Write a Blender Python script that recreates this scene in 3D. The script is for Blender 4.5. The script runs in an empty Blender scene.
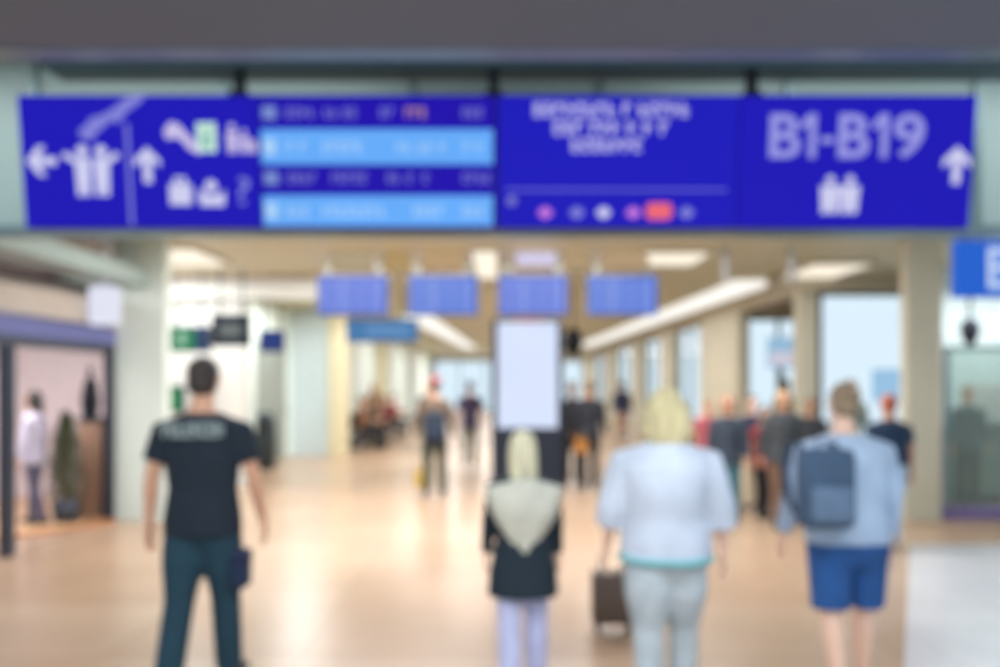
import bpy, bmesh, math, random
from mathutils import Vector, Matrix, Euler
random.seed(7)
S = bpy.context.scene
COL = S.collection
F, CX, HY, EYE = 800.0, 500.0, 385.0, 1.64      # focal length, principal column, horizon row, eye height

# ---------------------------------------------------------------- camera, world, lights, exposure
cam = bpy.data.objects.new('camera', bpy.data.cameras.new('camera')); COL.objects.link(cam)
cam.location = (0, 0, EYE); cam.rotation_euler = (math.pi/2, 0, 0)
cam.data.sensor_width = 36; cam.data.lens = 36*F/1000; cam.data.shift_y = (HY-333.5)/1000
cam.data.clip_start = .05; cam.data.clip_end = 300
DOF = True
if DOF:                                           # the photograph is thrown out of focus as a whole
    cam.data.dof.use_dof = True
    cam.data.dof.focus_distance = 0.62
    cam.data.dof.aperture_fstop = 2.5
S.camera = cam
S.view_settings.view_transform = 'Standard'; S.view_settings.look = 'None'
S.view_settings.gamma = 1; S.view_settings.use_curve_mapping = False
S.view_settings.exposure = 0.0
S.cycles.max_bounces = 8

def lin(c):
    return tuple(((v/255)/12.92 if v/255 <= .04045 else ((v/255+.055)/1.055)**2.4) for v in c)

w = bpy.data.worlds.new('daylight'); S.world = w; w.use_nodes = True
bg = w.node_tree.nodes['Background']
bg.inputs[0].default_value = (*lin((214, 232, 243)), 1); bg.inputs[1].default_value = 1.12

def area(name, loc, sx, sy, power, color=(1, .95, .88), rot=(0, 0, 0)):
    l = bpy.data.lights.new(name, 'AREA'); l.shape = 'RECTANGLE'; l.size = sx; l.size_y = sy
    l.energy = power; l.color = color
    o = bpy.data.objects.new(name, l); COL.objects.link(o); o.location = loc; o.rotation_euler = rot
    return o
for y, p in ((8.2, 310), (11.3, 320), (18, 300), (25, 290), (33, 330), (43, 520)):
    area('ceiling_light', (0, y, 3.36), 6.4, 1.2, p, (1, .97, .94))
area('hall_light', (0, 1.2, 3.36), 5.0, 2.4, 230, (1, .98, .96))
area('void_fill', (-3.5, 5.5, 4.30), 5, .8, 60, (.95, 1, 1))  # added pair of fills, brightens the enclosed space in front of the bulkhead
area('void_fill', (4, 5.5, 4.30), 5, .8, 60, (.95, 1, 1))
area('wall_fill', (-4.9, 11.7, 3.3), 1.2, .8, 70, (.97, 1, 1))  # added fill for the dim upper part of the left front wall
area('wall_fill', (-3.9, 15.6, 3.3), .8, 2.6, 90, (.97, 1, 1))  # added fill, lightens the left side wall and the column panel
area('shop_light', (-6.2, 8.5, 2.9), 2.0, 1.6, 140, (1, .95, .96))
area('shop_light', (7.2, 11.0, 3.1), 2.2, 1.5, 62, (.95, 1, 1))

# ---------------------------------------------------------------- materials
MATS = {}
def mat(key, col, rough=.6, metal=0, var=.05, scale=8, emit=0, bump=0, spec=.5, trans=0, stretch=(1, 1, 1), alpha=1):
    if key in MATS: return MATS[key]
    m = bpy.data.materials.new(key); m.use_nodes = True; nt = m.node_tree; n = nt.nodes; L = nt.links
    b = n['Principled BSDF']; c = lin(col)
    b.inputs['Roughness'].default_value = rough; b.inputs['Metallic'].default_value = metal
    b.inputs['Specular IOR Level'].default_value = spec
    tc = n.new('ShaderNodeTexCoord'); mp = n.new('ShaderNodeMapping'); no = n.new('ShaderNodeTexNoise')
    mp.inputs['Scale'].default_value = stretch
    L.new(tc.outputs['Object'], mp.inputs[0]); L.new(mp.outputs[0], no.inputs['Vector'])
    no.inputs['Scale'].default_value = scale; no.inputs['Detail'].default_value = 3
    cr = n.new('ShaderNodeValToRGB'); L.new(no.outputs['Fac'], cr.inputs[0])
    cr.color_ramp.elements[0].position = .3; cr.color_ramp.elements[1].position = .7
    cr.color_ramp.elements[0].color = (*[max(0, v*(1-var)) for v in c], 1)
    cr.color_ramp.elements[1].color = (*[min(1, v*(1+var)) for v in c], 1)
    if emit:
        b.inputs['Base Color'].default_value = (.01, .01, .01, 1)
        L.new(cr.outputs[0], b.inputs['Emission Color']); b.inputs['Emission Strength'].default_value = emit
    else:
        L.new(cr.outputs[0], b.inputs['Base Color'])
    if trans:
        b.inputs['Transmission Weight'].default_value = trans; b.inputs['IOR'].default_value = 1.05
    if bump:
        bp = n.new('ShaderNodeBump'); bp.inputs['Strength'].default_value = bump; bp.inputs['Distance'].default_value = .01
        L.new(no.outputs['Fac'], bp.inputs['Height']); L.new(bp.outputs[0], b.inputs['Normal'])
    MATS[key] = m
    return m

def screen(key, col, strength=1.0): return mat(key, col, .45, emit=strength, var=.03, scale=1.5, spec=.02)

def tile_mat(key, c1, c2, mortar, rough, size, gap=.006, spec=.5):
    m = bpy.data.materials.new(key); m.use_nodes = True; nt = m.node_tree; n = nt.nodes; L = nt.links
    b = n['Principled BSDF']; tc = n.new('ShaderNodeTexCoord'); br = n.new('ShaderNodeTexBrick')
    br.offset = 0; br.inputs['Scale'].default_value = 1; br.inputs['Brick Width'].default_value = size
    br.inputs['Row Height'].default_value = size; br.inputs['Mortar Size'].default_value = gap
    L.new(tc.outputs['Object'], br.inputs['Vector'])
    br.inputs['Color1'].default_value = (*lin(c1), 1); br.inputs['Color2'].default_value = (*lin(c2), 1)
    br.inputs['Mortar'].default_value = (*lin(mortar), 1)
    no = n.new('ShaderNodeTexNoise'); no.inputs['Scale'].default_value = 1.1; no.inputs['Detail'].default_value = 5
    L.new(tc.outputs['Object'], no.inputs['Vector'])
    mx = n.new('ShaderNodeMix'); mx.data_type = 'RGBA'; mx.blend_type = 'MULTIPLY'; mx.inputs['Factor'].default_value = .3
    L.new(br.outputs['Color'], mx.inputs['A']); L.new(no.outputs['Fac'], mx.inputs['B']); L.new(mx.outputs['Result'], b.inputs['Base Color'])
    b.inputs['Roughness'].default_value = rough; b.inputs['Specular IOR Level'].default_value = spec
    return m

def slat_mat(key, c1, c2, period, rough=.5, axis='Y'):
    m = bpy.data.materials.new(key); m.use_nodes = True; nt = m.node_tree; n = nt.nodes; L = nt.links
    b = n['Principled BSDF']; tc = n.new('ShaderNodeTexCoord'); wv = n.new('ShaderNodeTexWave')
    wv.bands_direction = axis; wv.inputs['Scale'].default_value = .314/period
    L.new(tc.outputs['Object'], wv.inputs['Vector'])
    cr = n.new('ShaderNodeValToRGB'); L.new(wv.outputs['Fac'], cr.inputs[0])
    cr.color_ramp.elements[0].color = (*lin(c1), 1); cr.color_ramp.elements[1].color = (*lin(c2), 1)
    cr.color_ramp.elements[0].position = .15; cr.color_ramp.elements[1].position = .3
    L.new(cr.outputs[0], b.inputs['Base Color']); b.inputs['Roughness'].default_value = rough
    return m

# ---------------------------------------------------------------- mesh helpers
def link(name, me, m, parent=None, smooth=False):
    o = bpy.data.objects.new(name, me); COL.objects.link(o)
    if m: me.materials.append(m)
    if smooth:
        for p in me.polygons: p.use_smooth = True
    if parent: o.parent = parent
    return o
def from_bm(name, bm, m, parent=None, smooth=False):
    me = bpy.data.meshes.new(name); bm.normal_update(); bm.to_mesh(me); bm.free()
    return link(name, me, m, parent, smooth)
def add_box(bm, x0, x1, y0, y1, z0, z1, bev=0):
    r = bmesh.ops.create_cube(bm, size=1)
    for v in r['verts']:
        v.co = Vector(((x0+x1)/2+v.co.x*(x1-x0), (y0+y1)/2+v.co.y*(y1-y0), (z0+z1)/2+v.co.z*(z1-z0)))
    if bev:
        es = list({e for v in r['verts'] for e in v.link_edges})
        bmesh.ops.bevel(bm, geom=es, offset=bev, segments=2, affect='EDGES', profile=.5)
def box(name, x0, x1, y0, y1, z0, z1, m, parent=None, bev=0):
    bm = bmesh.new(); add_box(bm, x0, x1, y0, y1, z0, z1, bev); return from_bm(name, bm, m, parent)
def add_loft(bm, pts, rads, seg=14, ref=(1, 0, 0), dome=True):
    """closed tube of elliptical rings; rads are (along ref, across)"""
    pts = [Vector(p) for p in pts]; n = len(pts); rads = [(r, r) if not isinstance(r, tuple) else r for r in rads]
    P = []; R = []
    if dome:
        t = (pts[0]-pts[1]).normalized(); k = min(rads[0])
        P += [pts[0]+t*k*.95, pts[0]+t*k*.6]; R += [(rads[0][0]*.25, rads[0][1]*.25), (rads[0][0]*.75, rads[0][1]*.75)]
    P += pts; R += rads
    if dome:
        t = (pts[-1]-pts[-2]).normalized(); k = min(rads[-1])
        P += [pts[-1]+t*k*.6, pts[-1]+t*k*.95]; R += [(rads[-1][0]*.75, rads[-1][1]*.75), (rads[-1][0]*.25, rads[-1][1]*.25)]
    rings = []
    for i, p in enumerate(P):
        t = (P[min(i+1, len(P)-1)]-P[max(i-1, 0)]).normalized()
        a = Vector(ref); a = a-t*a.dot(t)
        if a.length < .15: a = Vector((0, 1, 0)); a = a-t*a.dot(t)
        a.normalize(); b = t.cross(a)
        rings.append([bm.verts.new(p+a*R[i][0]*math.cos(2*math.pi*k/seg)+b*R[i][1]*math.sin(2*math.pi*k/seg)) for k in range(seg)])
    for q in range(len(rings)-1):
        for k in range(seg):
            bm.faces.new((rings[q][k], rings[q][(k+1) % seg], rings[q+1][(k+1) % seg], rings[q+1][k]))
    bm.faces.new(rings[0][::-1]); bm.faces.new(rings[-1])
def tube(name, pts, r, m, parent=None, seg=10):
    bm = bmesh.new(); add_loft(bm, pts, [r]*len(pts), seg, dome=False); return from_bm(name, bm, m, parent, True)
def add_ell(bm, c, rx, ry, rz, rot=None, seg=16):
    r = bmesh.ops.create_uvsphere(bm, u_segments=seg, v_segments=seg*2//3, radius=1)
    for v in r['verts']:
        p = Vector((v.co.x*rx, v.co.y*ry, v.co.z*rz))
        if rot: p.rotate(rot)
        v.co = p+Vector(c)
def remeshed(name, bm, voxel, m, parent=None, smooth_it=3):
    bmesh.ops.recalc_face_normals(bm, faces=bm.faces)
    me = bpy.data.meshes.new(name); bm.to_mesh(me); bm.free()
    o = bpy.data.objects.new(name, me); COL.objects.link(o)
    r = o.modifiers.new('r', 'REMESH'); r.mode = 'VOXEL'; r.voxel_size = voxel; r.use_smooth_shade = True
    if smooth_it:
        s = o.modifiers.new('s', 'SMOOTH'); s.factor = .5; s.iterations = smooth_it
    dg = bpy.context.evaluated_depsgraph_get(); dg.update()
    new = bpy.data.meshes.new_from_object(o.evaluated_get(dg)); new.name = name
    o.modifiers.clear(); o.data = new; bpy.data.meshes.remove(me)
    new.materials.clear(); new.materials.append(m)
    for p in new.polygons: p.use_smooth = True
    if parent: o.parent = parent
    return o
def empty(name, loc=(0, 0, 0), rz=0):
    o = bpy.data.objects.new(name, None); COL.objects.link(o); o.location = loc; o.rotation_euler = (0, 0, rz); o.empty_display_size = .1
    return o
def tag(o, label, cat, group=None, kind=None):
    o['label'] = label; o['category'] = cat
    if group: o['group'] = group
    if kind: o['kind'] = kind
    return o
def struct(o): o['kind'] = 'structure'; return o
def poly_prism(name, pts, z0, z1, m, parent=None):
    bm = bmesh.new(); a = [bm.verts.new((x, y, z0)) for x, y in pts]; b = [bm.verts.new((x, y, z1)) for x, y in pts]
    bm.faces.new(a[::-1]); bm.faces.new(b)
    for i in range(len(pts)):
        j = (i+1) % len(pts); bm.faces.new((a[i], a[j], b[j], b[i]))
    bmesh.ops.recalc_face_normals(bm, faces=bm.faces)
    return from_bm(name, bm, m, parent)
def X(px, d): return (px-CX)/F*d
def Z(py, d): return EYE-(py-HY)/F*d

# ================================================================ ROOM
M_floor = tile_mat('floor_tiles', (195, 168, 143), (186, 156, 130), (166, 140, 117), .27, 1.2)
M_pale = tile_mat('pale_floor_tiles', (222, 224, 232), (214, 217, 228), (196, 198, 208), .2, .9)
M_ceil = slat_mat('ceiling_slats', (146, 144, 114), (210, 207, 178), .16)
M_soffit = mat('soffit_paint', (97, 106, 122), .75, var=.02, scale=1)
M_rail = mat('rail_metal', (126, 146, 150), .35, .6)
M_darkrail = mat('dark_rail', (52, 74, 82), .4, .4)
M_bulk = mat('bulkhead_panels', (158, 178, 176), .45, .1, var=.06, scale=.8)
M_white = mat('wall_white', (214, 218, 214), .6, var=.03, scale=1.5)
M_pil = mat('pilaster_white', (216, 228, 222), .5, var=.03, scale=1.5)
M_beige = mat('column_beige', (200, 195, 176), .55, var=.05, scale=2)
M_beam = mat('beam_beige', (178, 166, 144), .6, var=.06, scale=2)
M_greywall = mat('grey_panel_wall', (160, 168, 160), .55, var=.05, scale=2)
M_lamp = screen('lamp_cream', (250, 240, 220), 1.1)
M_cove = screen('cove_light', (252, 248, 240), 1.1)
M_hang = mat('hanger_grey', (112, 120, 118), .8, spec=.1)
M_blk = mat('black_metal', (22, 26, 34), .4, .5)
M_frame = mat('graphite_frame', (58, 64, 78), .4, .5)
M_glass = mat('window_glass', (252, 254, 255), .03, trans=1, spec=.1, var=0)
M_cream = mat('column_cream', (224, 216, 182), .55)

struct(box('floor', -9, 10, -1.5, 52, -.1, 0, M_floor))

struct(box('ceiling', -9, 10, 6.75, 12.35, 3.4, 3.5, M_ceil))
struct(box('ceiling_hall', -9, 5.3, 12.35, 50.2, 3.4, 3.5, M_ceil))
# soffit over the viewer with its metal edge
struct(box('ceiling_front', -9, 10, -1.5, 4.15, 3.388, 3.62, M_soffit))
struct(box('trim_soffit_edge', -9, 10, 4.15, 4.3, 3.384, 3.62, M_rail))
struct(box('ceiling_upper', -9, 10, 4.3, 6.7, 4.35, 4.45, M_greywall))
struct(box('trim_sign_rail', -2.95, 9.6, 5.15, 5.4, 3.69, 3.80, M_darkrail))
# glazed bulkhead behind the sign
bulk = struct(box('wall_bulkhead', -9, 10, 6.6, 6.74, 2.94, 4.4, M_bulk))
for i in range(12):
    x = -8.5+i*1.55
    struct(box('trim_bulkhead_mullion', x, x+.05, 6.56, 6.6, 2.96, 4.38, M_rail))
struct(box('trim_bulkhead_foot', -9, 10, 6.54, 6.74, 2.87, 2.95, M_rail))
# left: beam running into the hall, pilaster, front wall, side wall
struct(box('trim_left_beam', -4.6, -4.25, 6.74, 9.7, 2.83, 3.02, mat('beam_green_grey', (150, 170, 168), .5)))
struct(box('wall_left_pilaster', -4.68, -4.06, 9.7, 9.85, 0, 3.4, M_pil))
struct(box('wall_left_front', -5.6, -4.15, 13.0, 13.2, 0, 3.4, M_white))
struct(box('wall_left', -5.05, -4.85, 13.2, 18.6, 0, 3.4, M_pil))
struct(box('wall_left', -4.35, -4.15, 19.6, 50, 0, 3.4, mat('wall_green_white', (218, 230, 224), .5, var=.03, scale=1)))

struct(box('trim_left_header', -5.6, -2.85, 12.75, 12.98, 3.02, 3.4, M_white))
struct(box('trim_left_header_top_strip', -5.6, -2.85, 12.72, 12.75, 3.33, 3.4, M_beam))  # thin beam-coloured strip along the top of the header face
dl = struct(box('door_1', -4.86, -4.82, 15.9, 18.0, 0.01, 2.55, mat('door_grey', (138, 146, 140), .5)))
box('door_handle', -4.82, -4.77, 17.8, 17.86, .95, 1.15, M_rail, dl)
struct(box('wall_left_column', -3.98, -3.68, 18.55, 19.6, 0, 3.4, M_cream))
struct(box('wall_left_block', -4.85, -3.98, 18.6, 19.6, 0, 3.4, mat('pale_blue_panel', (206, 222, 228), .3)))
struct(box('baseboard_left', -4.15, -4.09, 19.6, 50, 0, .16, M_frame))
struct(box('wall_left_column', -4.15, -3.9, 27, 27.8, 0, 3.4, M_cream))
# far end: bright glazing in a pale wall
struct(box('wall_far', -9, 5.3, 50, 50.2, 3.1, 3.4, M_white))
struct(box('wall_far_low', -9, -4.1, 50, 50.2, 0, 3.1, mat('far_wall_green_white', (206, 220, 214), .5)))
fw = struct(box('window_1', -4.1, 5.2, 50.08, 50.1, 0, 3.1, M_glass))
for i in range(7):
    box('window_frame', -4.1+i*1.54, -4.04+i*1.54, 50, 50.16, 0, 3.1, M_frame, fw)
struct(poly_prism('ceiling_bay', [(5.3, 13.2), (5.3, 16.95), (6.62, 16.95), (5.3, 13.4)], 3.4, 3.5, M_ceil))
struct(poly_prism('wall_right_partition', [(5.15, 13.3), (5.24, 13.3), (6.64, 16.9), (6.53, 16.9)], 0, 3.4, M_beige))
struct(box('ceiling_bay', 5.3, 6.9, 12.35, 13.2, 3.4, 3.5, M_ceil))
# right: shopfront columns, saw-tooth glazed bays
for i, (y, x) in enumerate(((9.7, 4.93), (12.9, 4.86), (16.4, 4.9), (22.5, 4.9), (27.5, 4.9), (34, 4.9), (42, 4.9))):
    wdt = (.42, .26, .2, .2, .2, .2, .2)[i]; dep = (.15, .35, 3.2, 2, 2.5, 4, 6)[i]
    struct(box('wall_right_column', x, x+wdt, y, y+dep, 0, 3.4, M_beige))
struct(box('trim_right_beam', 4.87, 5.25, 13.2, 50, 3.16, 3.4, M_beam))
struct(box('trim_right_header', 4.3, 6.9, 12.75, 12.9, 3.16, 3.4, M_beam))
struct(box('trim_right_column_edge', 5.12, 5.19, 12.88, 13.0, 0, 3.16, M_frame))
def bay(n, x0, x1, y, z1, panes):
    wnd = struct(box('window_%d' % n, x0, x1, y, y+.02, .25, z1, M_glass))
    for k in range(panes+1):
        xx = x0+(x1-x0)*k/panes
        box('window_frame', xx-.03, xx+.03, y-.03, y+.05, .25, z1, M_rail, wnd)
    for z in (.25, z1):
        box('window_frame', x0, x1, y-.03, y+.05, z-.03, z+.03, M_rail, wnd)
    struct(box('wall_right_sill', x0, x1, y-.05, y+.12, 0, .22, M_beige))
    struct(box('wall_right_lintel', x0, x1, y-.05, y+.12, z1+.03, 3.4, M_beam))
bay(2, 5.16, 6.75, 13.1, 3.12, 1)
bay(3, 5.2, 6.5, 16.8, 3.02, 2)
for k, (ya, yb) in enumerate(((19.6, 22.5), (24.5, 27.5), (30, 34), (38, 42))):
    wnd = struct(box('window_%d' % (5+k), 5.0, 5.02, ya, yb, .25, 3.05, M_glass))
    for yy in (ya+.04, (ya+yb)/2, yb-.04): box('window_frame', 4.97, 5.05, yy-.03, yy+.03, .25, 3.05, M_rail, wnd)
    struct(box('wall_right_sill', 4.95, 5.08, ya, yb, 0, .25, M_beige))
struct(box('wall_right_inner', 6.75, 6.9, 12.3, 13.1, 0, 3.4, M_beige))
# right front shop: glass screen and bright back wall
struct(box('wall_right_shop_back', 6.75, 9.9, 12.2, 12.3, 0, 3.4, mat('shop_back_pale', (214, 226, 228), .6)))
struct(box('trim_shop_plinth', 5.4, 9.9, 9.8, 9.95, .0, .14, mat('purple_plinth', (122, 108, 160), .5)))

# cove light strips and lamps in the ceiling
struct(poly_prism('trim_pale_floor', [(.8, 1.5), (9.9, 1.5), (9.9, 8.2), (4.2, 8.2), (2.35, 4.65)], 0, .006, M_pale))
r_ = poly_prism('light_strip', [(3.95, 13.4), (4.68, 13.4), (4.1, 36), (3.4, 36)], 3.36, 3.399, M_cove)
tag(r_, 'long white ceiling light strip slanting away above the right side of the hall', 'ceiling light')
r_ = poly_prism('light_strip', [(-2.55, 20), (-1.75, 20), (-1.1, 38), (-1.6, 38)], 3.36, 3.399, M_cove)
tag(r_, 'white ceiling light strip receding above the left side, behind the hanging screens', 'ceiling light')
def ceiling_lamp(px0, px1, py0, py1, label):
    d0 = (3.4-EYE)*F/(HY-py0); d1 = (3.4-EYE)*F/(HY-py1); x0 = X(px0, (d0+d1)/2); x1 = X(px1, (d0+d1)/2)
    t = empty('ceiling_lamp', ((x0+x1)/2, (d0+d1)/2, 3.36))
    hx, hy = (x1-x0)/2, (d1-d0)/2
    box('frame', -hx-.05, hx+.05, -hy-.05, hy+.05, .0, .04, M_beam, t)
    box('diffuser', -hx, hx, -hy, hy, -.012, -.001, M_lamp, t)
    tag(t, label, 'ceiling light')
ceiling_lamp(790, 842, 262, 280, 'rectangular cream ceiling lamp above the right window bay')
ceiling_lamp(148, 212, 246, 262, 'rectangular ceiling lamp above the left wall, under the far left of the blue sign')
ceiling_lamp(640, 700, 250, 262, 'rectangular ceiling lamp just right of the four hanging screens')
ceiling_lamp(475, 497, 248, 275, 'narrow ceiling lamp between the second and third hanging screens')

# ================================================================ MAIN SIGN
BLUE = screen('sign_blue', (27, 18, 182)); BLUE2 = screen('sign_blue_violet', (30, 8, 172)); BLUE3 = screen('sign_blue_bright', (26, 22, 186))
ROW = screen('row_light_blue', (102, 172, 250)); ROWT = screen('row_text_pale', (168, 208, 250))
INK = screen('sign_white', (206, 206, 240)); INKD = screen('sign_lavender', (128, 128, 214)); LET = screen('sign_letters', (150, 150, 226))
TXT = screen('row_text_dim', (120, 120, 200)); ORG = screen('row_text_orange', (190, 140, 120)); RED = screen('pill_red', (236, 104, 120))
GRN = screen('icon_green', (206, 240, 222)); PNK = screen('icon_pink', (200, 120, 220)); LAV = screen('icon_lavender', (200, 190, 230))
ZT, ZB, DT, DB = 3.543, 2.693, 5.25, 5.35
tilt = math.atan2(DB-DT, ZT-ZB); HS = math.hypot(DB-DT, ZT-ZB); K = 6.31/957; KV = HS/132.5
sign = empty('overhead_sign', (X(16.5, DT), DT, ZT)); sign.rotation_euler = (-tilt, 0, 0)     # local x right, -z down the face, -y to the viewer
sign.rotation_euler = (tilt, 0, 0)
tag(sign, 'long blue overhead sign of four lit panels reading B1-B19, hung across the hall', 'sign')
def U(px): return (px-18)*K
def V(py): return -(py-95.5)*KV
def panel(name, p0, p1, m, q0=95.5, q1=228):
    o = box(name, U(p0), U(p1), 0, .09, V(q1), V(q0), m, sign, .006); return o
box('housing', -.01, 6.32, .03, .16, V(229.5), V(94), M_blk, sign, .01)
P1 = panel('pictogram_panel', 18, 256, BLUE)
P2 = panel('departures_screen', 258, 494, BLUE2)
P3 = panel('information_screen', 497, 738, BLUE3)
P4 = panel('gate_panel', 740, 975, BLUE)
def flat(name, polys, m, parent, th=.006, y=-.001):
    """thin raised shapes on the sign face; polys are lists of photo pixels"""
    bm = bmesh.new()
    for poly in polys:
        a = [bm.verts.new((U(p), y-th, V(q))) for p, q in poly]; b = [bm.verts.new((U(p), y, V(q))) for p, q in poly]
        bm.faces.new(a); bm.faces.new(b[::-1])
        for i in range(len(poly)):
            j = (i+1) % len(poly); bm.faces.new((a[j], a[i], b[i], b[j]))
    bmesh.ops.recalc_face_normals(bm, faces=bm.faces)
    return from_bm(name, bm, m, parent)
def R_(x0, x1, y0, y1): return [(x0, y0), (x1, y0), (x1, y1), (x0, y1)]
def C_(cx, cy, r, ry=None, n=16): ry = ry or r; return [(cx+r*math.cos(2*math.pi*i/n), cy+ry*math.sin(2*math.pi*i/n)) for i in range(n)]
def seg_(x0, y0, x1, y1, w):
    dx, dy = x1-x0, y1-y0; l = math.hypot(dx, dy); nx, ny = -dy/l*w/2, dx/l*w/2
    return [(x0+nx, y0+ny), (x1+nx, y1+ny), (x1-nx, y1-ny), (x0-nx, y0-ny)]
def text(name, body, x, y, hpx, m, parent, wide=None, sp=1.0, off=0):
    cu = bpy.data.curves.new(name, 'FONT'); cu.body = body; cu.size = 1; cu.extrude = .02; cu.space_character = sp; cu.offset = off
    tmp = bpy.data.objects.new(name, cu); COL.objects.link(tmp)
    dg = bpy.context.evaluated_depsgraph_get(); dg.update()
    me = bpy.data.meshes.new_from_object(tmp.evaluated_get(dg)); bpy.data.objects.remove(tmp); me.name = name
    xs = [v.co.x for v in me.vertices]; ys = [v.co.y for v in me.vertices]
    h = (max(ys)-min(ys)); s = hpx*KV/h; sx = wide*K/(max(xs)-min(xs)) if wide else s
    for v in me.vertices:
        v.co = Vector(((v.co.x-min(xs))*sx+U(x), -.004-v.co.z*.1, V(y+hpx)+(v.co.y-min(ys))*s))
    me.materials.clear()
    return link(name, me, m, parent)
def scribble(name, x0, x1, y0, y1, m, parent, bold=.17):
    """a run of small unreadable characters, as blurred in the photo"""
    polys = []; last = None; x = x0; h = y1-y0; rnd = random.Random(int(x0*7+y0*13)); cw = h*.52; k = 0
    while x+cw <= x1:
        k += 1
        if rnd.random() < .12 and k > 1:
            if polys: flat(name, polys, m, parent); polys = []
            x += cw*.8; continue
        t = rnd.randrange(5); s = h*bold
        polys.append(R_(x, x+s, y0, y1))
        if t in (0, 1, 4): polys.append(R_(x+s, x+cw, y0, y0+s))
        if t in (0, 3, 2): polys.append(R_(x+s, x+cw, (y0+y1)/2-s/2, (y0+y1)/2+s/2))
        if t in (0, 2, 4): polys.append(R_(x+s, x+cw, y1-s, y1))
        if t in (1, 3, 4): polys.append(R_(x+cw-s*.9, x+cw, y0+s, (y0+y1)/2-s/2))
        x += cw+h*.22
    if polys: flat(name, polys, m, parent)
# panel 1 pictograms
flat('left_arrow', [[(24, 161), (36, 146), (43, 146), (36, 157), (54, 157), (54, 165), (36, 165), (43, 176), (36, 176)]], INK, P1)
def figure(cx, top, h, wd, arm=0):
    r = h*.1; y = top+2*r
    out = [C_(cx, top+r, r*1.15), [(cx-wd/2, y+2), (cx+wd/2, y+2), (cx+wd/2*.9, top+h*.58), (cx+wd*.4, top+h), (cx+wd*.08, top+h), (cx, top+h*.68), (cx-wd*.08, top+h), (cx-wd*.4, top+h), (cx-wd/2*.9, top+h*.58)]]
    if arm: out.append(seg_(cx+(wd*.4 if arm > 0 else -wd*.4), y+5, cx+arm, y-2, 6))
    return out
flat('couple_pictogram', figure(80, 146, 50, 16, -19)+figure(99, 146, 50, 16, 17), INK, P1)
flat('aircraft_pictogram', [[(80, 138), (78, 131), (90, 121), (112, 110), (128, 98), (147, 94), (143, 101), (126, 113), (118, 124), (112, 120), (96, 133), (90, 141)],
     [(88, 120), (96, 116), (104, 126), (96, 131)]], INKD, P1)
flat('divider_line', [R_(124.5, 128, 124, 226)], INKD, P1, .003)
flat('up_arrow', [[(145, 147), (158, 160), (158, 167), (149, 160), (149, 183), (141, 183), (141, 160), (132, 167), (132, 160)]], INK, P1)
flat('escalator_pictogram', [[(163, 131), (168, 124), (178, 124), (190, 138), (200, 150), (198, 155), (188, 150), (178, 138), (165, 139)], C_(172, 127, 5)], LAV, P1)
flat('restroom_pictogram', [R_(196, 215, 123, 152)], GRN, P1)
flat('restroom_figure', figure(205.5, 127, 22, 8), screen('icon_green_dark', (120, 180, 170)), P1, .008)
flat('family_pictogram', figure(231, 124, 29, 11)+figure(243, 130, 23, 9)+[R_(249, 255, 140, 153)], LAV, P1)
flat('luggage_pictogram', [R_(166, 188, 184, 205), R_(171, 174, 178, 184), R_(180, 183, 178, 184), R_(171, 183, 177, 180)], INK, P1)
flat('lounge_pictogram', [[(195, 190), (200, 190), (203, 196), (218, 194), (222, 190), (221, 206), (197, 206)], C_(208, 186, 6)], INK, P1)
text('question_mark', '?', 235, 177, 28, INKD, P1, 12)
# panel 2 departures rows
for y0, y1 in ((129.5, 164), (195.5, 226.5)):
    st = flat('row_strip', [R_(260, 492, y0, y1)], ROW, P2, .004)
    c = (y0+y1)/2
    flat('row_badge', [R_(262, 275, c-8, c+8)], ROWT, st, .002, -.006)
    for a, b in (((286, 312), (322, 366), (396, 412), (418, 452), (463, 486)) if y0 < 150 else ((284, 312), (320, 386), (412, 446), (462, 486))):
        scribble('row_lettering', a, b, c-5, c+6, ROWT, st)
for c, spans in ((113, ((286, 320, TXT), (324, 362, TXT), (380, 398, TXT), (405, 428, ORG), (462, 490, TXT))), (178, ((286, 318, TXT), (330, 368, TXT), (386, 400, TXT), (406, 440, TXT), (462, 490, TXT)))):
    flat('row_badge', [R_(262, 276, c-6.5, c+6.5)], screen('badge_grey_blue', (120, 140, 204)), P2)
    for a, b, m in spans: scribble('row_lettering', a, b, c-5, c+5, m, P2)
# panel 3 information
for (a, b, c) in ((533, 688, 110), (553, 670, 128), (571, 652, 145)): scribble('headline', a, b, c-7, c+7, screen('headline_lavender', (184, 182, 234)), P3, .23)
flat('divider_line', [R_(505, 728, 189, 190.5)], INKD, P3, .003)
flat('small_mark', [C_(511, 201, 5)], TXT, P3)
for px, m in ((545, PNK), (577, INKD), (604, INK), (634, PNK), (688, INKD)):
    flat('payment_icon', [C_(px, 213, 6, 6, 12), R_(px-7, px+7, 211, 215)], m, P3)
flat('red_badge', [[(650, 203), (670, 203), (673, 206), (673, 217), (670, 220), (650, 220), (647, 217), (647, 206)]], RED, P3)
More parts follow.
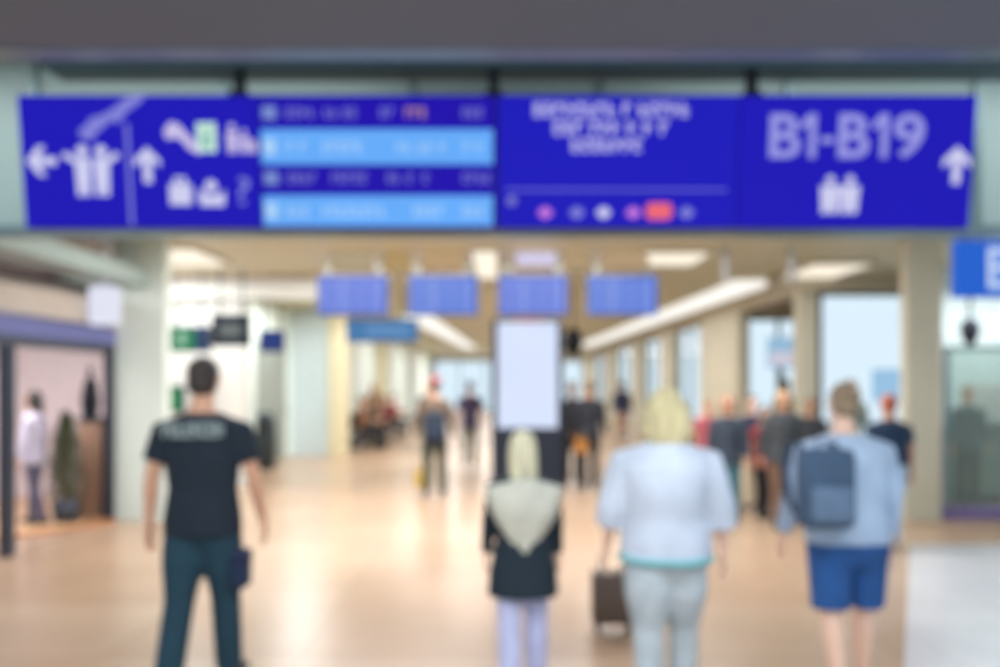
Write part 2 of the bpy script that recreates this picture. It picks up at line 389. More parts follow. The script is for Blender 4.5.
# panel 4 gates
for ch, x0, wd_ in (('B', 769, 31), ('B', 838, 31), ('9', 893, 31)): text('gate_character', ch, x0, 114, 44, LET, P4, wd_, off=.018)
for x0 in (812, 884): flat('gate_character', [[(x0-4.5, 114), (x0+3.5, 114), (x0+3.5, 158), (x0-3.5, 158), (x0-3.5, 124), (x0-13, 131), (x0-13, 124)]], LET, P4)
flat('gate_hyphen', [R_(820, 834, 137, 143)], LET, P4)
flat('restroom_pair', figure(832, 176, 38, 20)+figure(852, 176, 38, 20), INK, P4)
flat('up_arrow', [[(958, 146), (972, 160), (972, 168), (962, 160), (962, 184), (954, 184), (954, 160), (944, 168), (944, 160)]], INK, P4)
for px in (238, 493, 752):
    bm = bmesh.new(); x = U(px); add_box(bm, x-.035, x+.035, .03, .10, .0, .16, .008); add_box(bm, x-.06, x+.06, 0.0, .13, -.02, .03, .008)
    from_bm('hanger', bm, M_blk, sign)

# blue gate sign cut by the right edge
gs = empty('gate_sign', (X(956, 7.0), 7.0, Z(297, 7.0)))
Kw = 7.0/F
box('panel', 0, 72*Kw, 0, .08, 0, 57*Kw, screen('gate_blue', (38, 98, 206)), gs, .006)
box('white_field', 32*Kw, 68*Kw, -.008, -.001, 6*Kw, 51*Kw, screen('gate_blue_light', (92, 140, 226)), gs)
cu = bpy.data.curves.new('t', 'FONT'); cu.body = 'B'; cu.extrude = .03; tmp = bpy.data.objects.new('t', cu); COL.objects.link(tmp)
dg = bpy.context.evaluated_depsgraph_get(); dg.update(); me = bpy.data.meshes.new_from_object(tmp.evaluated_get(dg)); bpy.data.objects.remove(tmp)
xs = [v.co.x for v in me.vertices]; ys = [v.co.y for v in me.vertices]
for v in me.vertices: v.co = Vector((31*Kw+(v.co.x-min(xs))*.5, -.012-v.co.z*.1, 9*Kw+(v.co.y-min(ys))*40*Kw/(max(ys)-min(ys))))
me.materials.clear(); link('letter', me, screen('gate_white', (196, 214, 246)), gs)
for u in (12, 60): tube('hanger', [(u*Kw, .04, 57*Kw), (u*Kw, .04, 3.4-gs.location.z)], .02, M_rail, gs)
tag(gs, 'blue lit gate sign with a white letter, cut off at the right edge', 'sign')

# four hanging flight screens
for i, (a, b, lab) in enumerate(((317, 388, 'first from the left of the four small blue hanging flight screens'), (408, 478, 'second from the left of the four small blue hanging flight screens'),
                      (498, 568, 'third small blue hanging flight screen, directly above the white advertising totem'), (587, 658, 'rightmost of the four small blue hanging flight screens'))):
    d = 11.5; t = empty('flight_screen', (X((a+b)/2, d), d, Z(315, d))); wd = (b-a)/F*d; h = 40/F*d
    box('casing', -wd/2, wd/2, .02, .12, 0, h, M_frame, t, .01)
    pn = box('display', -wd/2+.015, wd/2-.015, .0, .02, .015, h-.015, screen('flight_blue_%d' % (i % 2), ((86, 112, 214), (72, 112, 210))[i % 2]), t)
    bm = bmesh.new()
    for r in range(7):
        z = .05+r*(h-.1)/7
        for (u0, u1) in ((.05, .17), (.22, .5), (.56, .68), (.74, .93)):
            add_box(bm, -wd/2+wd*u0, -wd/2+wd*u1, -.006, -.001, z, z+.035)
    from_bm('flight_rows', bm, screen('flight_text', (140, 160, 232)), pn)
    for u in (-.36, .36): tube('hanger', [(u*wd, .07, h), (u*wd, .07, 3.4-t.location.z)], .022, M_hang, t)
    tag(t, lab, 'flight screen', 'hanging flight screens')
# glowing boards added for the warm spots; the lavender one is a lit panel
for (a, b, q0, q1, col, lab) in ((332, 372, 247, 268, (176, 160, 130), 'tan glowing board added above the first hanging flight screen'), (384, 410, 247, 270, (176, 148, 102), 'small glowing amber board added between the first and second flight screens'),
                     (421, 464, 245, 267, (186, 156, 118), 'amber glowing board added above the second hanging flight screen'), (565, 590, 247, 268, (176, 152, 118), 'small glowing amber board added left of the fourth flight screen'), (602, 648, 247, 267, (180, 154, 120), 'amber glowing board added above the fourth hanging flight screen'),
                     (516, 556, 232, 266, (214, 208, 236), 'pale lavender lit board above the third hanging flight screen')):
    d = 10.6; t = empty('glow_board', (X((a+b)/2, d), d, Z(q1, d))); wd = (b-a)/F*d; h = (q1-q0)/F*d
    box('casing', -wd/2-.02, wd/2+.02, .012, .08, -.02, h+.02, M_beam, t, .01)
    box('light_face', -wd/2, wd/2, 0, .012, 0, h, screen('board_%d' % a, col), t)
    tube('hanger', [(0, .05, h), (0, .05, 3.4-t.location.z)], .02, M_hang, t)
    tag(t, lab, 'sign', 'glowing boards above the flight screens')
# steel-blue sign below the screens
def hung_sign(a, b, q0, q1, d, m, label, ztop=3.4, casing=M_frame):
    t = empty('hanging_sign', (X((a+b)/2, d), d, Z(q1, d))); wd = (b-a)/F*d; h = (q1-q0)/F*d
    box('casing', -wd/2, wd/2, .01, .12, 0, h, casing, t, .012)
    f = box('sign_face', -wd/2+.02, wd/2-.02, 0, .01, .02, h-.02, m, t)
    for u in (-.3, .3): tube('hanger', [(u*wd, .06, h), (u*wd, .06, ztop-t.location.z)], .018, M_hang, t)
    tag(t, label, 'sign'); return t, f, wd, h
t, f, wd, h = hung_sign(346, 418, 319, 342, 15, screen('steel_blue', (74, 124, 176)), 'steel-blue hanging sign below the two left flight screens')
bm = bmesh.new()
for k in range(7): add_box(bm, -wd*.2+k*wd*.085, -wd*.2+k*wd*.085+wd*.05, -.008, -.001, h*.35, h*.65)
from_bm('lettering', bm, screen('steel_text', (120, 164, 208)), f)
def exit_figure(par, wd, h, x0):
    bm = bmesh.new(); s = h
    for (c, r) in (((x0, -.006, h*.74), .07*s),): add_ell(bm, c, r, .004, r)
    for p in (((x0, h*.66), (x0-.02*s, h*.4), .1), ((x0-.02*s, h*.42), (x0+.16*s, h*.3), .07), ((x0-.02*s, h*.42), (x0-.2*s, h*.22), .07), ((x0, h*.62), (x0+.2*s, h*.55), .05), ((x0, h*.62), (x0-.18*s, h*.52), .05)):
        (a, b), (c, d), w_ = p; add_loft(bm, [(a, -.006, b), (c, -.006, d)], [(w_*s/2, .004)]*2, 8, dome=False)
    return from_bm('running_figure', bm, screen('exit_white', (190, 232, 206)), par)
GREEN = screen('exit_green', (30, 128, 84)); NAVY = screen('sign_navy', (36, 62, 104))
t, f, wd, h = hung_sign(166, 209, 326, 352, 12.2, GREEN, 'green emergency exit sign with a navy half hung before the white wall')
box('navy_half', wd*.18, wd/2-.02, -.006, -.001, .02, h-.02, NAVY, t); exit_figure(f, wd, h, -.08)
t, f, wd, h = hung_sign(211, 249, 314, 346, 12.0, screen('dark_board', (40, 50, 62)), 'dark hanging board above the head of the man in navy', 3.4, M_blk)
box('grey_notice', -wd*.26, wd*.28, -.006, -.001, h*.3, h*.68, screen('grey_notice', (112, 118, 116)), f)
t, f, wd, h = hung_sign(259, 284, 330, 352, 14.2, screen('small_navy', (44, 64, 128)), 'small square navy sign hanging right of the dark board')
def wall_box(name, px0, px1, py0, py1, d, dep, m, label, cat):
    o = box(name, X(px0, d), X(px1, d), d, d+dep, Z(py1, d), Z(py0, d), m, None, .01); tag(o, label, cat); return o
es = empty('exit_sign', (X(172, 12.9), 12.9, Z(412, 12.9)))
box('casing', -.17, .17, 0, .09, 0, .42, M_frame, es, .01); ff = box('sign_face', -.155, .155, -.01, 0, .02, .40, GREEN, es); exit_figure(ff, .3, .4, 0); es.location.y = 12.9
tag(es, 'green exit sign on the white wall beside the shoulder of the man in navy', 'sign')

# camera dome / loudspeaker hung right of the totem
t = empty('ceiling_speaker', (X(573, 14), 14, Z(352, 14)))
bm = bmesh.new(); add_loft(bm, [(0, 0, 0), (0, 0, .1), (0, 0, .26)], [.10, .17, .17], 18); from_bm('body', bm, M_blk, t, True)
tube('hanger', [(0, 0, .3), (0, 0, 3.4-t.location.z)], .02, M_blk, t)
tag(t, 'black ceiling-hung loudspeaker just right of the white totem', 'loudspeaker')
t = empty('ceiling_camera', (X(970, 10.9), 10.9, Z(345, 10.9)))
bm = bmesh.new(); add_loft(bm, [(0, 0, .06), (0, 0, .14), (0, 0, .26)], [.08, .12, .12], 18); from_bm('dome', bm, M_frame, t, True)
tube('hanger', [(0, 0, .3), (0, 0, 3.4-t.location.z)], .02, M_frame, t)
tag(t, 'dark camera dome hanging in the shop at right below the blue gate sign', 'camera')

# light poles hanging at the left
t = empty('pendant_light', (X(105, 9.0), 9.0, Z(325, 9.0)))
box('light_box', -.16, .16, -.08, .08, 0, .43, screen('pendant_white', (226, 228, 244)), t, .03)
tube('hanger', [(0, 0, .43), (0, 0, 3.4-t.location.z)], .045, mat('pale_pole', (196, 200, 206), .5), t)
tag(t, 'white box-shaped pendant light on a pale pole by the left shop', 'pendant light')
for px in (725, 792):
    d = 10.2; t = tube('ceiling_rod', [(X(px, d), d, 2.95), (X(px, d), d, 3.4)], .05, mat('pale_pole', (196, 200, 206)), None)
    tag(t, 'pale hanging rod under the ceiling, %s' % ('left of the cream lamp' if px > 750 else 'right of the four flight screens'), 'ceiling rod')

# totem with white screen
tt = empty('advertising_totem', (X(527.5, 12.5), 12.5, 0))
box('base', -.5, .5, -.02, .34, 0, .06, M_blk, tt, .01)
box('body', -.56, .56, 0, .28, .06, 2.68, mat('totem_navy', (30, 38, 54), .35, .3), tt, .03)
box('screen', -.47, .47, -.012, 0, Z(428, 12.5), Z(322, 12.5), screen('totem_white', (217, 228, 255)), tt)
box('red_brand_strip', -.2, .24, -.012, 0, 2.63, 2.67, screen('brand_red', (170, 60, 90)), tt)
tag(tt, 'tall dark advertising totem with a blank white screen in the middle of the hall', 'advertising display')

# ================================================================ LEFT SHOP
sf = empty('glazed_shopfront', (-4.72, 7.6, 0))
box('post', -.05, .05, 0, .12, 0, 2.06, M_frame, sf); box('post', -.05, .05, 2.02, 2.1, 0, 2.06, M_frame, sf)
box('top_beam', -.06, .06, -1.6, 2.1, 2.02, 2.12, M_frame, sf)
box('glass', -.01, .01, .12, 2.02, .02, 2.0, M_glass, sf)
tag(sf, 'glass shop front with dark posts and top beam at the left edge', 'shop front')
s2 = box('shop_fascia', -4.82, -4.62, 6.9, 9.65, 2.13, 2.30, screen('fascia_lavender', (116, 118, 164)), None, .02); tag(s2, 'lavender lit fascia above the left shop front', 'fascia')
bm = bmesh.new()      # beige curved canopy
for i in range(13):
    a = i/12; y0 = 6.6+a*3.3; xo = -4.75-.5*math.sin(math.pi*a)*0-.25*(1-a)**2
    vs = [bm.verts.new((xo-.0, y0, 2.31)), bm.verts.new((xo+.12, y0, 2.34)), bm.verts.new((xo+.14, y0, 2.62)), bm.verts.new((xo+.02, y0, 2.70)), bm.verts.new((xo-.5, y0, 2.70)), bm.verts.new((xo-.5, y0, 2.31))]
    if i:
        for k in range(6): bm.faces.new((pv[k], pv[(k+1) % 6], vs[(k+1) % 6], vs[k]))
    else: bm.faces.new(vs)
    pv = vs
bm.faces.new(vs[::-1]); bmesh.ops.recalc_face_normals(bm, faces=bm.faces)
s3 = from_bm('shop_canopy', bm, mat('canopy_beige', (182, 172, 162), .55)); tag(s3, 'curved beige canopy band over the left shop front', 'canopy')
struct(poly_prism('wall_left_partition', [(-4.68, 9.78), (-4.58, 9.78), (-5.48, 11.85), (-5.48, 13), (-5.62, 13), (-5.62, 11.75)], 0, 3.4, mat('shop_wall_pink', (226, 214, 218), .6)))
struct(box('ceiling_shop', -9, -4.75, 6.75, 9.7, 2.95, 3.0, mat('shop_ceiling_dark', (56, 58, 62), .7)))
struct(box('ceiling_shop', -9, -5.62, 9.7, 11.6, 2.95, 3.0, mat('shop_ceiling_dark', (56, 58, 62), .7)))
struct(box('wall_shop_back', -9, -5.6, 11.6, 11.7, 0, 2.95, mat('shop_wall_pink', (226, 214, 218), .6)))
struct(box('wall_shop_side', -9, -8.9, 6.75, 11.6, 0, 2.95, mat('shop_wall_pink', (226, 214, 218), .6)))
struct(poly_prism('floor_shop_edge', [(-8.9, 8.2), (-7, 8.1), (-5.8, 8.3), (-4.9, 9.0), (-4.68, 9.68), (-5.6, 11.6), (-8.9, 11.6)], .0, .02, mat('shop_floor_orange', (214, 172, 128), .3)))
struct(poly_prism('trim_shop_edge', [(-8.9, 8.1), (-7, 8.0), (-5.7, 8.2), (-4.8, 8.95), (-4.6, 9.6), (-4.68, 9.68), (-4.9, 9.0), (-5.8, 8.3), (-7, 8.1), (-8.9, 8.2)], .0, .03, mat('shop_edge_brown', (190, 130, 92), .4)))
cn = empty('shop_counter', (X(91, 9.8), 9.8, 0.02))
box('body', -.16, .10, 0, .3, 0, 1.18, mat('counter_wood', (184, 146, 122), .5, var=.12, scale=6, stretch=(6, 6, .6)), cn, .01); box('counter_top', -.18, .12, -.03, .33, 1.18, 1.22, M_frame, cn, .01)
tag(cn, 'pale brown wooden counter at the right end of the left shop', 'counter')
sp = empty('shop_speaker', (X(90, 9.95), 9.95, 1.24))
bm = bmesh.new(); add_loft(bm, [(0, 0, .02), (0, 0, .2), (0, 0, .42)], [.09, .11, .08], 16); from_bm('body', bm, M_blk, sp, True); tube('stem', [(0, 0, .4), (0, 0, .62)], .03, M_blk, sp)
tag(sp, 'black rounded device standing on the brown shop counter', 'device')
# potted conical shrub
pt = empty('potted_shrub', (X(66, 9.45), 9.45, .02))
bm = bmesh.new(); add_loft(bm, [(0, 0, .02), (0, 0, .26)], [.13, .17], 18, dome=False); from_bm('pot', bm, M_frame, pt, True)
tube('stem', [(0, 0, .24), (0, 0, 1.0)], .02, mat('bark', (84, 62, 44)), pt)
bm = bmesh.new(); rnd = random.Random(3)
for i in range(1400):
    z = rnd.uniform(.26, 1.28); rr = .20*(1-((z-.5)/.85)**2) if z > .5 else .20
    a = rnd.uniform(0, 6.28); r0 = max(.02, rr)*rnd.uniform(.4, 1); c = Vector((r0*math.cos(a), r0*math.sin(a), z))
    dx = Vector((math.cos(a+1.2), math.sin(a+1.2), rnd.uniform(-.4, .8))).normalized()*.035; up = Vector((math.cos(a)*.5, math.sin(a)*.5, 1)).normalized()*.06
    v = [bm.verts.new(c), bm.verts.new(c+dx*.5+up*.5), bm.verts.new(c+up), bm.verts.new(c-dx*.5+up*.5)]; bm.faces.new(v)
from_bm('foliage', bm, mat('shrub_green', (74, 84, 52), .7, var=.3), pt)
tag(pt, 'dark olive columnar shrub in a pot inside the left shop', 'potted plant')

# ================================================================ RIGHT SHOP
g = empty('glass_screen', (5.5, 9.85, .14))
box('pane', 0, 3.0, 0, .02, 0, 1.93, mat('green_glass', (214, 228, 222), .12, trans=.85, var=0), g)
for x in (0, 1.5, 3.0): box('post', x-.025, x+.025, -.02, .04, 0, 1.96, M_rail, g)
box('rail', 0, 3.0, -.02, .04, 1.93, 1.98, M_rail, g)
tag(g, 'greenish glass screen wall of the shop at the right edge', 'glass screen')
kc = empty('display_cabinet', (X(982, 11.2), 11.2, 0))
box('body', -.45, 1.2, 0, .6, 0, 1.0, mat('cabinet_grey', (128, 140, 140), .5), kc, .01); box('top', -.48, 1.23, -.03, .63, 1.0, 1.04, M_frame, kc, .01); box('plinth', -.4, 1.15, -.01, .03, .0, .1, M_blk, kc)
tag(kc, 'grey shop cabinet behind the glass screen at right', 'cabinet')
mo = empty('monitor', (X(996, 11.4), 11.4, 1.04))
box('stand', -.15, .15, -.06, .1, 0, .02, M_frame, mo); box('neck', -.03, .03, 0, .03, .02, .12, M_frame, mo); box('screen', -.27, .27, -.03, .01, .08, .62, mat('monitor_pale', (220, 216, 214), .4), mo, .01)
tag(mo, 'pale monitor standing on the grey cabinet in the right shop', 'monitor')

# poster displays seen through the right bays
def poster(a, b, q0, q1, d, m, label, band=None):
    t = empty('poster_display', (X((a+b)/2, d), d, 0)); wd = (b-a)/F*d
    box('foot', -.2, .2, -.12, .16, 0, .03, M_frame, t); box('post', -.03, .03, .03, .06, .03, Z(q1, d), M_frame, t)
    box('board', -wd/2, wd/2, 0, .05, Z(q1, d), Z(q0, d), m, t, .008)
    if band: box('picture', -wd/2+.03, wd/2-.03, -.006, -.001, Z(q1, d)+.06, Z((q0+q1)/2, d), band, t)
    tag(t, label, 'poster'); return t
poster(768, 798, 337, 368, 15.6, screen('poster_blue', (150, 186, 214)), 'pale blue and pink poster board standing before the narrow window bay', screen('poster_pink', (206, 202, 216)))
poster(873, 904, 369, 402, 12.3, screen('poster_sky', (152, 194, 226)), 'sky-blue poster board in the large window bay')
tp = empty('litter_bin', (X(266, 15.6), 15.6, 0))
bm = bmesh.new(); add_loft(bm, [(0, 0, .03), (0, 0, .5), (0, 0, .95)], [.19, .2, .19], 20); from_bm('body', bm, mat('bin_dark', (52, 60, 64), .4, .4), tp, True)
box('flap', -.1, .1, -.205, -.18, .78, .9, M_blk, tp)
tag(tp, 'tall dark round litter bin by the left wall beside the grey doorway', 'litter bin')

# ================================================================ SEATING
def make_bench(n, m):
    t = empty('seat_bench')
    L_ = n*.6
    box('rail', -.04+.0, .04, 0, L_, .30, .36, M_frame, t)
    for k in range(n):
        bm = bmesh.new(); add_box(bm, -.02, .48, k*.6+.04, k*.6+.56, .36, .41, .02); from_bm('seat', bm, m, t)
        bm = bmesh.new(); add_box(bm, -.10, -.03, k*.6+.04, k*.6+.56, .45, .92, .02); from_bm('backrest', bm, m, t)
    for y in (.2, L_-.2):
        bm = bmesh.new(); add_box(bm, -.03, .03, y-.03, y+.03, 0.03, .36); add_box(bm, -.22, .34, y-.03, y+.03, 0, .04); from_bm('leg', bm, M_frame, t)
    return t
M_seat = mat('seat_dark_red', (116, 52, 58), .5); M_seat2 = mat('seat_black', (40, 42, 48), .5)
t = make_bench(5, M_seat); t.location = (-3.75, 24.5, 0); tag(t, 'dark red row of waiting seats along the left wall, further row', 'bench')
t = make_bench(4, M_seat2); t.location = (-3.72, 20.2, 0); tag(t, 'black row of waiting seats along the left wall, nearer row', 'bench')
t = make_bench(4, M_seat2); t.location = (4.6, 12.15, 0); t.rotation_euler = (0, 0, math.pi/2); tag(t, 'black row of waiting seats by the window bays at right', 'bench')

# ================================================================ PEOPLE
SKIN = mat('skin', (206, 160, 134), .55, var=.05, scale=20); SKIN2 = mat('skin_fair', (226, 190, 170), .55, var=.05, scale=20); SKIN3 = mat('skin_tan', (176, 126, 96), .55, var=.05, scale=20)
M_shoe = mat('shoe_dark', (34, 34, 38), .5)
def cloth(key, col, var=.1, scale=9): return mat('cloth_'+key, col, .85, var=var, scale=scale, bump=.2)
def hair_m(key, col): return mat('hair_'+key, col, .6, var=.3, scale=30, stretch=(1, 1, .15), bump=.4)
def person(px, d, H, face, label, skin, hair, hairstyle, top, bottom, topkind='tee', botkind='trousers', girth=1.0, stride=.0, seated=False,
           arms=((10, 5, 12), (10, -5, 12)), lean=0, vox=.011, shoe=M_shoe, head_tilt=0, hem=.80, group=None, xoff=0, cap=None, legw=1.0):
    """face: turn of the body, 0 = walking away. arms: (out, forward, elbow bend) degrees for left, right"""
    s = H/1.75; g_ = girth; rad = math.radians
    root_z = .0
    hipz = .90
    def B(p):                                       # upper body lean about the hips
        p = Vector(p)
        if lean: q = p-Vector((0, 0, hipz)); q.rotate(Euler((-rad(lean), 0, 0))); p = q+Vector((0, 0, hipz))
        return p
    hips = {}
    legs = []
    for sx in (-1, 1):
        ph = stride*sx
        hp = Vector((sx*.088*(1.25 if botkind == 'shorts' else 1), 0, .87))
        if seated: kn = hp+Vector((sx*.03, .42, -.40+.38)); an = Vector((kn.x, kn.y-.02, .09+.45*0)); an.z = kn.z-.40
        else:
            kn = hp+Vector((sx*.012, math.sin(ph)*.40, -math.cos(ph)*.40)); bend = max(0, -ph)*1.0+.05
            an = kn+Vector((sx*.004, math.sin(ph-bend)*.40, -math.cos(ph-bend)*.40))
        toe = an+Vector((sx*.03, .15, -.055))
        legs.append((sx, hp, kn, an, toe))
    lift = min(l[3].z for l in legs)-.075
    if seated: lift = min(l[3].z for l in legs)-.075
    def W(p): p = Vector(p); p.z -= lift; return p*s
    arm = []
    for sx, (out, fw, el) in zip((-1, 1), arms):
        sh = Vector((sx*.185*g_**.5, 0, 1.405))
        o, f = rad(out), rad(fw)
        dirn = Vector((sx*math.sin(o), math.sin(f)*math.cos(o), -math.cos(f)*math.cos(o)))
        elb = sh+dirn*.285
        f2 = f+rad(el); o2 = o*.5
        dir2 = Vector((sx*math.sin(o2), math.sin(f2)*math.cos(o2), -math.cos(f2)*math.cos(o2)))
        wr = elb+dir2*.25
        arm.append((sx, B(sh), B(elb), B(wr), (B(wr)-B(elb)).normalized()))
    ring = lambda zs: [tuple(W(B(p))) for p in zs]
    bm = bmesh.new()
    # torso
    tp = [(0, 0, .84), (0, 0, .93), (0, .0, 1.06), (0, .005, 1.2), (0, .0, 1.33), (0, -.01, 1.41), (0, -.01, 1.455), (0, -.005, 1.50), (0, .005, 1.56)]
    tr = [(.15, .10), (.168, .115), (.142, .098), (.158, .112), (.175, .11), (.165, .09), (.10, .07), (.058, .058), (.054, .056)]
    tr = [(a*s*(g_ if i < 6 else 1), b*s*(g_ if i < 6 else 1)) for i, (a, b) in enumerate(tr)]
    add_loft(bm, ring(tp), tr, 20)
    # head
    hc = Vector((head_tilt*.03, .025, 1.645)); rot = Euler((0, rad(head_tilt*12), 0))
    def Hd(p): q = Vector(p); q.rotate(rot); return W(B(hc+q))
    def he(p, rx, ry, rz, sg=14): add_ell(bm, Hd(p), rx*s, ry*s, rz*s, rot, sg)
    he((0, -.01, .02), .076, .094, .092, 20); he((0, .028, -.045), .056, .062, .062, 16)       # skull, jaw
    he((0, .098, -.018), .011, .018, .02, 8); he((0, .088, .002), .008, .014, .026, 8)                                # nose
    he((0, .082, -.058), .022, .010, .007, 8); he((0, .080, -.068), .018, .010, .007, 8)                              # lips
    he((-.03, .078, .028), .022, .010, .007, 8); he((.03, .078, .028), .022, .010, .007, 8); he((0, .074, -.092), .02, .014, .014, 8)   # brows, chin
    for sx in (-1, 1): he((sx*.078, -.002, -.004), .010, .02, .032, 10)                                               # ears
    # arms + hands
    for sx, sh, el, wr, dd in arm:
        add_loft(bm, [W(sh+Vector((-sx*.01, 0, -.03))), W((sh+el)/2), W(el), W(el+(wr-el)*.3), W(wr)], [.044*s*g_**.5, .046*s*g_**.5, .038*s, .040*s, .026*s], 12, ref=(0, 1, 0))
        fwd = Vector((0, 1, 0)); fwd = (fwd-dd*fwd.dot(dd)).normalized(); side = dd.cross(fwd)
        add_loft(bm, [W(wr-dd*.01), W(wr+dd*.03), W(wr+dd*.085)], [(.026*s, .018*s), (.038*s, .016*s), (.041*s, .014*s)], 12, ref=tuple(fwd))
        inw = Vector((-sx, 0, 0)); inw = (inw-dd*inw.dot(dd)-fwd*inw.dot(fwd)); inw.normalize()
        for k, ln in enumerate((.068, .078, .073, .058)):
            off = fwd*(.033-.0225*k); b0 = wr+dd*.082+off; spread = fwd*(.010-.007*k)
            p1 = b0+(dd*ln*.5+spread*.6)+inw*.006; p2 = p1+dd*ln*.32+spread*.3+inw*.014; p3 = p2+dd*ln*.2+inw*.016
            add_loft(bm, [W(b0), W(p1), W(p2), W(p3)], [.0092*s, .0086*s, .008*s, .007*s], 8, ref=tuple(fwd))
        b0 = wr+dd*.028+fwd*.03
        add_loft(bm, [W(b0), W(b0+dd*.03+fwd*.026+inw*.01), W(b0+dd*.058+fwd*.032+inw*.018)], [.012*s, .0105*s, .009*s], 8)
    # legs + feet
    for sx, hp, kn, an, toe in legs:
        rf = (0, 1, 0)
        add_loft(bm, [W(hp+Vector((0, 0, .02))), W(hp+(kn-hp)*.4), W(kn), W(kn+(an-kn)*.3), W(an)], [.084*s*g_, .070*s*g_, .052*s*g_**.5, .052*s*g_**.5, .034*s], 14, ref=rf if not seated else (1, 0, 0))
        add_loft(bm, [W(an+Vector((0, -.035, -.03))), W(an+Vector((sx*.01, .06, -.04))), W(toe)], [(.034*s, .032*s), (.040*s, .030*s), (.036*s, .018*s)], 12)
    body = remeshed('person', bm, vox*s, skin, None, 3)
    body.location = (X(px, d)+xoff, d, 0); body.rotation_euler = (0, 0, rad(face))
    tag(body, label, 'person', group)
    # eyes
    for sx in (-1, 1):
        e = bmesh.new(); add_ell(e, Hd((sx*.030, .074, .012)), .011*s, .008*s, .007*s, None, 8); from_bm('eye', e, mat('eye_dark', (50, 40, 36), .2), body, True)
    cv = max(vox, .013)*s
    # hair
    h = bmesh.new()
    if cap:
        pass
    if hairstyle != 'bald':
        add_ell(h, Hd((0, -.026, .034)), .084*s, .094*s, .092*s, rot, 20)
        add_ell(h, Hd((0, -.045, -.02)), .080*s, .072*s, .075*s, rot, 16)
        if hairstyle in ('long', 'bob', 'thick'):
            L2 = {'long': .34, 'bob': .17, 'thick': .13}[hairstyle]; wd = .088 if hairstyle != 'thick' else .118
            add_loft(h, [Hd((0, -.05, .02)), Hd((0, -.07, -.06)), Hd((0, -.085, -.06-L2*.5)), Hd((0, -.095, -.06-L2))], [(wd*s, .07*s), (wd*1.12*s, .06*s), (wd*1.12*s, .045*s), (wd*.7*s, .025*s)], 14)
            for sx in (-1, 1): add_loft(h, [Hd((sx*.062, -.0, .06)), Hd((sx*.082, .005, -.03)), Hd((sx*.085, -.01, -.04-L2*.5))], [(.026*s, .05*s), (.022*s, .04*s), (.015*s, .02*s)], 10)
        if hairstyle == 'bun': add_ell(h, Hd((0, -.11, .05)), .045*s, .04*s, .045*s, None, 14)
        # keep the face free
        hr = remeshed('hair', h, .010*s if vox < .01 else .014*s, hair, body, 2)
    else: h.free()
    if cap:
        c = bmesh.new(); add_ell(c, Hd((0, -.012, .062)), .088*s, .104*s, .07*s, rot, 18); add_ell(c, Hd((0, .10, .05)), .06*s, .055*s, .008*s, rot, 14)
        remeshed('cap', c, .012*s, cap, body, 1)
    # top
    c = bmesh.new(); e = .016
    long_hem = hem
    zs = [long_hem, (long_hem+.98)/2 if long_hem < .84 else .95, 1.06, 1.2, 1.33, 1.415, 1.468]
    flare = max(0, .84-long_hem)*.30
    rr = [(.176+flare, .128+flare), (.180, .130), (.160, .118), (.172, .128), (.190, .126), (.178, .104), (.085, .078)]
    if long_hem < .8: rr[1] = (.226, .165); rr[2] = (.172, .124)
    rr = [((a)*s*g_, (b)*s*g_) for a, b in rr]
    if seated and long_hem < .85: zs[0] = .88; zs[1] = .95
    add_loft(c, ring([(0, 0 if z > 1.0 else .0, z) for z in zs]), rr, 22, dome=False)
    for sx, sh, el, wr, dd in arm:
        if topkind == 'vest': continue
        if topkind in ('tee', 'blouse'):
            fr = .72 if topkind == 'tee' else 1.0
            pts = [sh+Vector((-sx*.045, 0, -.015)), sh+(el-sh)*.12, sh+(el-sh)*.45, sh+(el-sh)*fr]; r3 = [.05, .062, .064, .063] if topkind == 'tee' else [.05, .066, .070, .072]
            if topkind == 'blouse': pts.append(el+(wr-el)*.45); r3.append(.070)
        else:
            pts = [sh+Vector((-sx*.045, 0, -.015)), sh+(el-sh)*.12, sh+(el-sh)*.5, el, wr-dd*.012]; r3 = [.05, .062, .058, .053, .040]
        add_loft(c, [W(p) for p in pts], [v*s*g_**.5 for v in r3], 14, ref=(0, 1, 0), dome=False)
    tn = {'tee': 't_shirt', 'blouse': 'blouse', 'jacket': 'jacket', 'vest': 'vest'}[topkind]
    remeshed(tn, c, cv, top, body, 5)
    # bottom
    c = bmesh.new()
    wz = .98
    add_loft(c, [W((0, 0, .85)), W((0, 0, .92)), W(B((0, 0, wz)))], [(.168*s*g_, .118*s*g_), (.176*s*g_, .124*s*g_), (.158*s*g_, .112*s*g_)], 20)
    if botkind == 'skirt' and not seated:
        add_loft(c, [W((0, 0, .92)), W((0, 0, .7)), W((0, 0, .5))], [(.175*s*g_, .125*s*g_), (.2*s*g_, .16*s*g_), (.22*s*g_, .18*s*g_)], 20, dome=False)
    else:
        for sx, hp, kn, an, toe in legs:
            if botkind == 'shorts': pts = [hp, hp+(kn-hp)*.5, hp+(kn-hp)*.92]; r3 = [.088*g_*legw, .080*g_*legw, .076*g_*legw]
            else: pts = [hp, hp+(kn-hp)*.5, kn, kn+(an-kn)*.5, an+(an-kn)*.02]; r3 = [.098*g_, .084*g_*legw, .070*legw, .068*legw, .064*legw]
            add_loft(c, [W(p) for p in pts], [v*s for v in r3], 16, ref=(0, 1, 0) if not seated else (1, 0, 0), dome=False)
    remeshed({'trousers': 'trousers', 'shorts': 'shorts', 'skirt': 'skirt'}[botkind], c, cv, bottom, body, 4)
